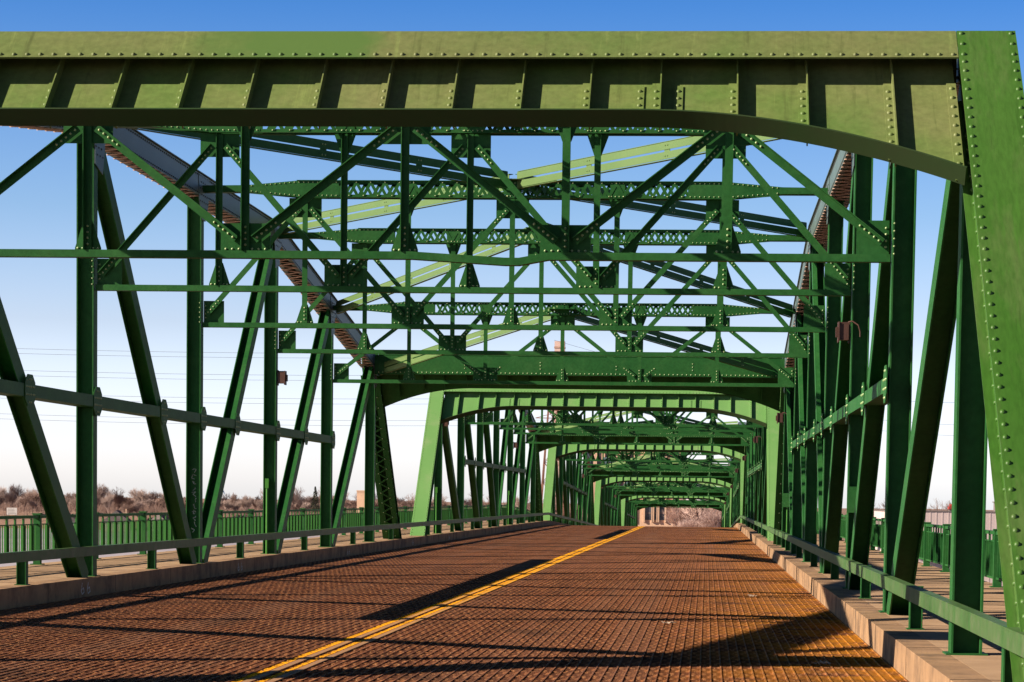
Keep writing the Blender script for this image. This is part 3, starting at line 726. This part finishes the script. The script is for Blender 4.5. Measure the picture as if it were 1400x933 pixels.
# graffiti and paint marks (surface marks, thin raised strokes)
def stroke(mb, pts, w, n, t=.003):
    for a, b in zip(pts, pts[1:]): mb.bar(a, b, t, w, n)
def graffiti(name, m, loc, n, ax, strokes, w, parent=None):
    mb = MB(); ax = V(ax); up_ = V((0, 0, 1))
    for s_ in strokes: stroke(mb, [ax*a+up_*b for a, b in s_], w, n)
    return mb.build(name, m, parent, loc)
random.seed(3)
ss = []; z = 0
for i in range(11):
    w_ = .055; ss.append([((random.random()-.5)*.12, z+random.random()*.03) for _ in range(2)]+[((random.random()-.5)*.12, z+.06+random.random()*.05) for _ in range(3)])
    z += .125
g = graffiti('graffiti', m_white, (XC-HI-.16, Y0+3*P-.018, .95), (0, 1, 0), (1, 0, 0), ss, .012)
tag(g, 'white scrawled graffiti running down the fourth upright of the left truss', 'graffiti')
def kerbmark(y, sc, idx):
    st = [[(-.10, .16), (-.13, .05), (-.10, .0), (-.05, .03), (-.07, .09), (-.12, .06)], [(.06, .16), (.03, .05), (.06, .0), (.11, .03), (.09, .09), (.04, .06)]]
    mb = MB()
    for s_ in st: stroke(mb, [V((0, a*2.2*sc, .05+b*sc)) for a, b in s_], .018, (1, 0, 0))
    return mb.build('paint_mark', m_white, None, (XLK+.002, y, 0))
for i, (y, sc, nm) in enumerate(((42.6, 1.2, 'nearest of the marks to the camera'), (57.0, 1.1, 'second mark, below the fourth upright'), (74.5, 1, 'third mark, near the sixth upright'), (91, 1, 'fourth mark, past the laced end post'), (104, 1, 'farthest mark, below the second portal'))):
    o = kerbmark(y, sc, i); tag(o, f'chalky mark on left kerb face, {nm}', 'paint mark', 'spray marks on the left kerb')
random.seed(12)
mb = MB()
for i in range(2): stroke(mb, [V(((random.random()-.5)*.16, 0, random.random()*.24)) for _ in range(6)], .014, (0, 1, 0))
o = mb.build('blue_scrawl', m_blue, None, (XC-HI-.14, Y0+3*P+3.05, 1.78)); o.rotation_euler.x = 0
tag(o, 'small blue spray scrawl on the leaning member past the fourth left upright', 'graffiti')
# litter
random.seed(5)
def scrap(n, r):
    mb = MB()
    for i in range(n):
        x, y = random.gauss(0, r), random.gauss(0, r*1.3); a = random.random()*6; s_ = .02+random.random()*.035
        mb.bar((x, y, .012), (x+math.cos(a)*s_*2, y+math.sin(a)*s_*2, .02+random.random()*.02), .012+random.random()*.02, .006, (math.sin(a), -math.cos(a), .3))
    return mb
o = scrap(70, .10).build('leaf_litter', m_snow, None, (1.88, 21.6, 0)); o['kind'] = 'stuff'; o['label'] = 'dry leaves gathered against the right kerb'
for (x, y), nm in (((1.3, 27.9), 'beside the right kerb in the sunny strip'), ((-.5, 36.5), 'on the sunny grating near the middle of the right lane'), ((.9, 47.5), 'far up the right lane, near the kerb'), ((-.9, 22.0), 'at the bottom of the photo on the grating')):
    o = scrap(9, .035).build('litter_scrap', m_snow, None, (x, y, 0)); tag(o, f'small pale scrap of litter {nm}', 'litter', 'scraps of litter on the road')
# ------------------------------------------------------------------ river, ground
mb = MB(); mb.add([(-3000, -600, -14), (3000, -600, -14), (3000, 4500, -14), (-3000, 4500, -14)], [(0, 1, 2, 3)]); struct(mb.build('river', m_water), label='pale river under the bridge')
# far bank: terrain sheet rising gently
mb = MB(); nx, ny = 60, 26; pts = []
def bank_y(x): return 398+14*max(0, min(45, -x-46))+.25*max(0, -x-90)+(5*math.sin(x*.02))
def gz(x, y):
    t = (y-bank_y(x))
    return -14.6 + min(1, max(0, t/14))*7.5 + (math.sin(x*.013)*math.cos(y*.01))*.8*min(1, max(0, t/60))
for j in range(ny+1):
    for i in range(nx+1):
        x = -1500+3000*i/nx; t = (j/ny)**2.2*3600; y = bank_y(x)-8+t; pts.append((x, y, gz(x, y)))
mb.add(pts, [(j*(nx+1)+i, j*(nx+1)+i+1, (j+1)*(nx+1)+i+1, (j+1)*(nx+1)+i) for j in range(ny) for i in range(nx)], True)
struct(mb.build('ground', m_ground), label='brown winter ground of the far bank')
# ------------------------------------------------------------------ winter trees
def tree_mesh(seed, H, spread, m, dens=1.0):
    rnd = random.Random(seed); tr = MB(); cr_ = MB()
    def seg(mb, a, b, r0, r1, n=3):
        a, b = V(a), V(b); d = (b-a).normalized(); h = V((1, 0, 0)) if abs(d.x) < .9 else V((0, 1, 0)); u = d.cross(h).normalized(); w = d.cross(u)
        vs = [a+(u*math.cos(2*math.pi*i/n)+w*math.sin(2*math.pi*i/n))*r0 for i in range(n)]+[b+(u*math.cos(2*math.pi*i/n)+w*math.sin(2*math.pi*i/n))*r1 for i in range(n)]
        mb.add(vs, [(i, (i+1) % n, n+(i+1) % n, n+i) for i in range(n)])
    def grow(p, d, L, r, lev):
        q = p+d*L; seg(tr if lev < 2 else cr_, p, q, r, r*.68, 5 if lev < 2 else 3)
        if lev >= 5: return
        n = {0: 7, 1: 5, 2: 4, 3: 4, 4: 3}[lev]
        for i in range(n):
            a = rnd.random()*2*math.pi; sp = (.35+rnd.random()*.5)*spread
            ax = V((math.cos(a), math.sin(a), 0)); nd = (d+ax*sp+V((0, 0, .22))).normalized()
            t = 1 if i == 0 else (.30 if lev == 0 else .4)+rnd.random()*.6
            grow(p+d*L*t, nd, L*(.62+rnd.random()*.22), max(.022, r*.58), lev+1)
    grow(V((0, 0, -.5)), V((rnd.gauss(0, .05), rnd.gauss(0, .05), 1)).normalized(), H*.25, H*.016, 0)
    return tr.mesh('trunk', m), cr_.mesh('crown', m)
variants = [tree_mesh(11+i, 8.2+1.1*i, .95+.1*(i % 3), m_bark if i % 2 == 0 else m_bark2) for i in range(5)]
variants.append(tree_mesh(77, 13.5, 1.15, m_pale)); variants.append(tree_mesh(78, 11.5, 1.0, m_pale))
def plant(x, y, v, sc, label, grp):
    r = empty('bare_tree', (x, y, gz(x, y)), 0, random.random()*6); r.scale = (sc, sc, sc*random.uniform(.9, 1.1))
    for nm, me in zip(('trunk', 'crown'), variants[v]):
        o = bpy.data.objects.new(nm, me); S.collection.objects.link(o); o.parent = r
    tag(r, label, 'tree', grp); return r
random.seed(21)
def at(px, D): return (px-963)/3478*D
def ordinal(n): return f'{n}'+('th' if 10 <= n % 100 <= 20 else {1: 'st', 2: 'nd', 3: 'rd'}.get(n % 10, 'th'))
n_t = 0; built = set()
def row(name, D, px0, px1, step, jit, s0, s1, where, grp, vs=(0, 1, 2, 3, 4)):
    global n_t
    px = px0; c_ = 0
    while px < px1:
        d = D+random.uniform(-jit, jit); x = at(px, d)
        if d > bank_y(x)+8 and not (838 < px < 926 and d < 720):
            c_ += 1; n_t += 1
            plant(x, d, random.choice(vs), random.uniform(s0, s1), f'bare tree, {ordinal(c_)} from left in {name} row {where}', grp)
        px += step*random.uniform(.7, 1.3)
L_ = 'on the far river bank'; G_ = 'bare trees on the far left bank'
row('front', 1085, -30, 720, 15, 18, .75, 1.15, L_, G_)
row('middle', 1160, -30, 720, 14, 20, .85, 1.35, L_, G_)
row('back', 1260, -30, 730, 12, 20, 1.0, 1.6, L_, G_)
row('front', 560, 690, 838, 17, 25, .7, 1.0, 'behind the second span', 'bare trees behind the middle spans')
row('back', 660, 690, 838, 15, 25, .9, 1.2, 'behind the second span', 'bare trees behind the middle spans')
row('only', 430, 940, 1015, 30, 8, .8, .95, 'framed by the last portal', 'bare trees beyond the bridge end', (5, 6))
row('back', 520, 930, 1060, 24, 12, 1.0, 1.25, 'behind the last portal', 'bare trees beyond the bridge end', (5, 6))
row('front', 440, 1185, 1420, 21, 12, .80, 1.0, 'behind the long pale building', 'bare trees on the right')
row('back', 540, 1180, 1420, 17, 12, .95, 1.15, 'behind the long pale building', 'bare trees on the right')
print('trees', n_t)
def brush(name, x0, x1, d0, d1, n, h0, h1, label):
    rnd = random.Random(9); mb = MB()
    for i in range(n):
        d = rnd.uniform(d0, d1); x = at(rnd.uniform(x0, x1), d)
        if d < bank_y(x)+6: continue
        z = gz(x, d)-.2; h = rnd.uniform(h0, h1)*(.6+.8*abs(math.sin(x*.11+d*.02))); w = rnd.uniform(.08, .2); lx = rnd.gauss(0, h*.3); ly = rnd.gauss(0, h*.3)
        mb.add([(x-w, d, z), (x+w, d, z), (x+lx, d+ly, z+h), (x, d+w, z)], [(0, 1, 2), (1, 3, 2), (3, 0, 2)])
        for q in range(3):
            t = rnd.uniform(.3, .8); bx_, by_, bz_ = x+lx*t, d+ly*t, z+h*t; l = h*.35
            mb.add([(bx_, by_, bz_), (bx_+.08, by_, bz_-.1), (bx_+rnd.uniform(-l, l), by_+rnd.uniform(-l, l), bz_+rnd.uniform(.2, l))], [(0, 1, 2)])
    o = mb.build(name, m_bark); o['kind'] = 'stuff'; o['label'] = label
brush('brush', -40, 740, 1035, 1280, 11000, 1.5, 4.5, 'brown leafless brush along the far river bank')
# brush('brush', 930, 1080, 425, 640, 2500, 1.0, 3.0, 'brown leafless brush beyond the end of the bridge')
def conifer(x, y, h, label):
    r = empty('conifer', (x, y, gz(x, y))); mb = MB(); mb.cyl((0, 0, -.5), (0, 0, h*.25), .25, 8, .2); mb.build('trunk', m_bark, r)
    mb = MB(); rnd = random.Random(int(x))
    for i in range(900):
        t = rnd.random(); z = h*(.12+.88*t); rr = (1-t)*h*.2*rnd.uniform(.5, 1.1); a = rnd.random()*6.28
        c_ = V((math.cos(a)*rr, math.sin(a)*rr, z)); mb.add([c_, c_+V((rnd.uniform(-.5, .5), rnd.uniform(-.5, .5), -.35)), c_+V((rnd.uniform(-.4, .4), rnd.uniform(-.4, .4), .25))], [(0, 1, 2)])
    mb.build('crown', m_pine, r); tag(r, label, 'tree')
conifer(at(426, 1075), 1075, 12.5, 'dark pointed conifer among the bare trees, left of the pale stone tower')
# ------------------------------------------------------------------ distant buildings
def house(px, D, w, d, h, rz, wm, label, zoff=None):
    x = at(px, D); z = gz(x, D) if zoff is None else zoff; r = empty('house', (x, D, z), 0, rz)
    mb = MB(); mb.box(-w/2, w/2, -d/2, d/2, 0, h); mb.build('wall', wm, r)
    mb = MB(); mb.plate([(-w/2-.3, -d/2-.3, h+.01), (w/2+.3, -d/2-.3, h+.01), (0, -d/2-.3, h+.01+w*.42)], (0, 1, 0), d+.6); mb.build('roof', m_roofg, r)
    mb = MB()
    for q in (-w*.25, w*.2):
        mb = MB(); mb.box(q-.5, q+.5, -d/2-.05, -d/2-.004, h*.35, h*.35+1.4); mb.build('window', m_glass, r)
    mb = MB(); mb.box(w*.3-.3, w*.3+.3, -.3, .3, h+.2, h+w*.42+.6); mb.build('chimney', m_stone, r)
    tag(r, label, 'house', 'houses on the left bank')
house(80, 1060, 9, 12, 4, .2, m_white2, 'small white house low among the trees near the left edge')
house(217, 1058, 8, 12, 4.5, -.3, m_white2, 'white gabled house between the second and third leaning members')
house(283, 1060, 9, 12, 5, .5, m_white2, 'pale gabled house just right of the graffiti upright')
house(150, 1062, 12, 10, 4, .1, m_metalwall, 'grey house behind the railing right of the first tall upright')
# white sign board at the left edge
bx = at(1, 1030); r = empty('billboard', (bx, 1030, gz(bx, 1030))); r.scale = (1.35, 1, .85)
mb = MB(); mb.box(-1.6, 1.6, -.1, .1, 8.0, 11.4); mb.build('board', m_white2, r)
mb = MB()
for q in range(4): mb.box(-1.2, 1.3-.25*q, -.13, -.104, 8.5+q*.7, 8.65+q*.7)
mb.build('text_line', m_roofg, r)
for q in (-1.2, 1.2):
    mb = MB(); mb.box(q-.12, q+.12, -.1, .1, -.5, 7.99); mb.build('leg', m_roofg, r)
tag(r, 'white sign board on legs at the far left edge above the railing', 'sign')
# pale stone tower
xx, dd = at(490, 1050), 1050; r = empty('stone_tower', (xx, dd, gz(xx, dd)))
mb = MB(); mb.box(-1.7, 1.7, -1.7, 1.7, -.5, 12.6); mb.build('shaft', m_stone, r); mb = MB(); mb.box(-1.85, 1.85, -1.85, 1.85, 12.61, 13.2); mb.build('cap', m_stone, r)
tag(r, 'narrow pale stone tower rising out of the bare trees behind the last left uprights', 'tower')
# large stone building past the end of the bridge
D = 700; sc = D/3478
r = empty('stone_building', (0, D, gz(-30, D)-1)); bx0, bx1 = (800-963)*sc, (934-963)*sc; top = 27
mb = MB(); mb.box(bx0, bx1, 0, 22, -1, top); mb.build('wall', m_stone, r)
mb = MB(); mb.box(bx0-.4, bx1+.4, -.45, 22.4, top+.001, top+.9); mb.build('roof_parapet', m_stone, r)
bays = [(803, 808), (813, 819), (824, 829), (834, 839), (845, 850), (857, 863), (879.5, 888), (892, 895), (899, 906), (917.5, 925)]
for a, b in bays:
    xa, xb = (a-963)*sc, (b-963)*sc
    mb = MB(); mb.box(xa, xb, -.05, -.004, 4.6, top-2)
    w_ = mb.build('window_bay', m_glass, r)
    mb = MB(); z = 6.2
    while z < top-3:
        mb.box(xa+.1, xb-.1, -.12, -.055, z, z+.55); z += 2.6
    mb.build('spandrel', m_roofg, w_)
    for xq in (xa-.25, xb+.25):
        mb = MB(); mb.box(xq-.22, xq+.22, -.5, -.002, 4, top-1); mb.build('pilaster', m_stone, r)
tag(r, 'large buff stone building with tall vertical window bays, framed by the last portal', 'building')
# chimney
x = at(760, 700); r = empty('brick_chimney', (x, 760, gz(x, 760))); k = 760/700
mb = MB(); mb.box(-1.5, 1.5, -1.5, 1.5, -1, 55.6); mb.build('shaft', m_pale, r); mb = MB(); mb.box(-1.62, 1.62, -1.62, 1.62, 53.5, 54.0); mb.build('band', m_bounce_brown, r)
r.location.x = (760-963)/3478*760
tag(r, 'tall brick chimney whose top shows above the green cross frames near the centre', 'chimney')
# long low building right
r = empty('long_warehouse', (0, 230, -14)); 
mb = MB(); mb.box(16, 75, 0, 16, 0, 15.05)
for i in range(110): mb.box(16.2+i*.53, 16.3+i*.53, -.02, -.001, .3, 15.0)
mb.build('wall', m_metalwall, r); mb = MB(); mb.box(15.9, 75.1, -.06, 16.1, 15.051, 15.13); mb.build('roof', m_roofg, r)
tag(r, 'long low building with a pale ribbed wall behind the right railing', 'building')
r = empty('red_tank', (22.3, 232, 1.131)); mb = MB(); mb.box(-.6, .6, -.6, .6, .15, .40); mb.cyl((-.5, 0, .42), (.5, 0, .42), .2, 12); mb.build('body', m_red, r)
mb = MB(); 
for q in (-1.1, 1.1): mb.box(q*.4-.1, q*.4+.1, -.5, .5, 0, .149)
mb.build('support', m_roofg, r); tag(r, 'small red rooftop machine on the long pale building', 'equipment')
r = empty('vent_hood', (26.3, 232, 1.131)); mb = MB(); mb.box(-.5, .5, -.6, .6, 0, .8); mb.build('housing', m_roofg, r); mb = MB(); mb.box(-.6, .6, -.7, .7, .801, .9); mb.build('lid', m_roofg, r)
tag(r, 'dark grey box vent on the long pale building, next to the near right portal leg', 'vent')
# transmission towers and wires
def pylon(x, y, H, label, base=None):
    r = empty('transmission_tower', (x, y, gz(x, y) if base is None else base))
    mb = MB(); w0, w1 = H*.085, H*.02; n = 9
    def c(t, i): w = w0+(w1-w0)*t; return V(((-1, 1, 1, -1)[i]*w, (-1, -1, 1, 1)[i]*w, H*t))
    for i in range(4): mb.bar(c(0, i), c(1, i), .22, .22, (1, 0, 0))
    mb.build('leg_frame', m_tower, r); mb = MB()
    ts = [1-(1-j/n)**1.25 for j in range(n+1)]
    for j in range(n):
        for i in range(4):
            mb.bar(c(ts[j], i), c(ts[j+1], (i+1) % 4), .09, .09, (0, 0, 1)); mb.bar(c(ts[j], (i+1) % 4), c(ts[j+1], i), .09, .09, (0, 0, 1))
            mb.bar(c(ts[j+1], i), c(ts[j+1], (i+1) % 4), .10, .10, (0, 0, 1))
    mb.build('lattice_bracing', m_tower, r)
    for z in (.80, .90, 1.0):
        mb = MB(); mb.bar((-H*.11, 0, H*z), (H*.11, 0, H*z), .16, .16, (0, 0, 1)); mb.bar((-H*.11, 0, H*z), (0, 0, H*z+H*.03), .1, .1, (0, 1, 0)); mb.bar((H*.11, 0, H*z), (0, 0, H*z+H*.03), .1, .1, (0, 1, 0)); mb.build('crossarm', m_tower, r)
    tag(r, label, 'pylon'); return r
tx = at(752, 480); pylon(tx, 480, 30, 'rusty lattice transmission tower seen left of the third portal')
# wires: pairs crossing the whole sky
def wire(y0px, y1px, D, label, n=26):
    xa, xb = at(-250, D), at(752, D)
    mb = MB(); za = EYE+(676-y0px)/3478*D; zb = EYE+(685-y1px)/3478*D; pts = []
    for i in range(n+1):
        t = i/n; pts.append(V((xa+(xb-xa)*t, D, za+(zb-za)*t-4*t*(1-t)*1.0)))
    for a, b in zip(pts, pts[1:]): mb.cyl(a, b, .028, 5)
    o = mb.build('power_line', m_wire); tag(o, label, 'power line', 'power lines left of the bridge')
for (a, b), nm in zip(((472, 486), (479, 492), (502, 516), (509, 523), (534, 548), (541, 555), (562, 578), (569, 585)), ('topmost', 'second', 'third', 'fourth', 'fifth', 'sixth', 'seventh', 'lowest')):
    wire(a, b, 480, f'thin dark power line crossing the left sky, {nm} of the eight')
def wire2(ya, yb, label):
    D = 480; xa, xb = at(752, D), at(1700, D); mb = MB(); za = EYE+(685-ya)/3478*D; zb = EYE+(696-yb)/3478*D; pts = [V((xa+(xb-xa)*i/20, D, za+(zb-za)*i/20-4*(i/20)*(1-i/20)*8)) for i in range(21)]
    for a, b in zip(pts, pts[1:]): mb.cyl(a, b, .028, 5)
    o = mb.build('power_line', m_wire); tag(o, label, 'power line', 'power lines right of the bridge')
wire2(470, 520, 'thin power line right of the bridge, highest of three'); wire2(486, 560, 'thin power line right of the bridge, middle of three'); wire2(500, 575, 'thin power line right of the bridge, lowest of three')
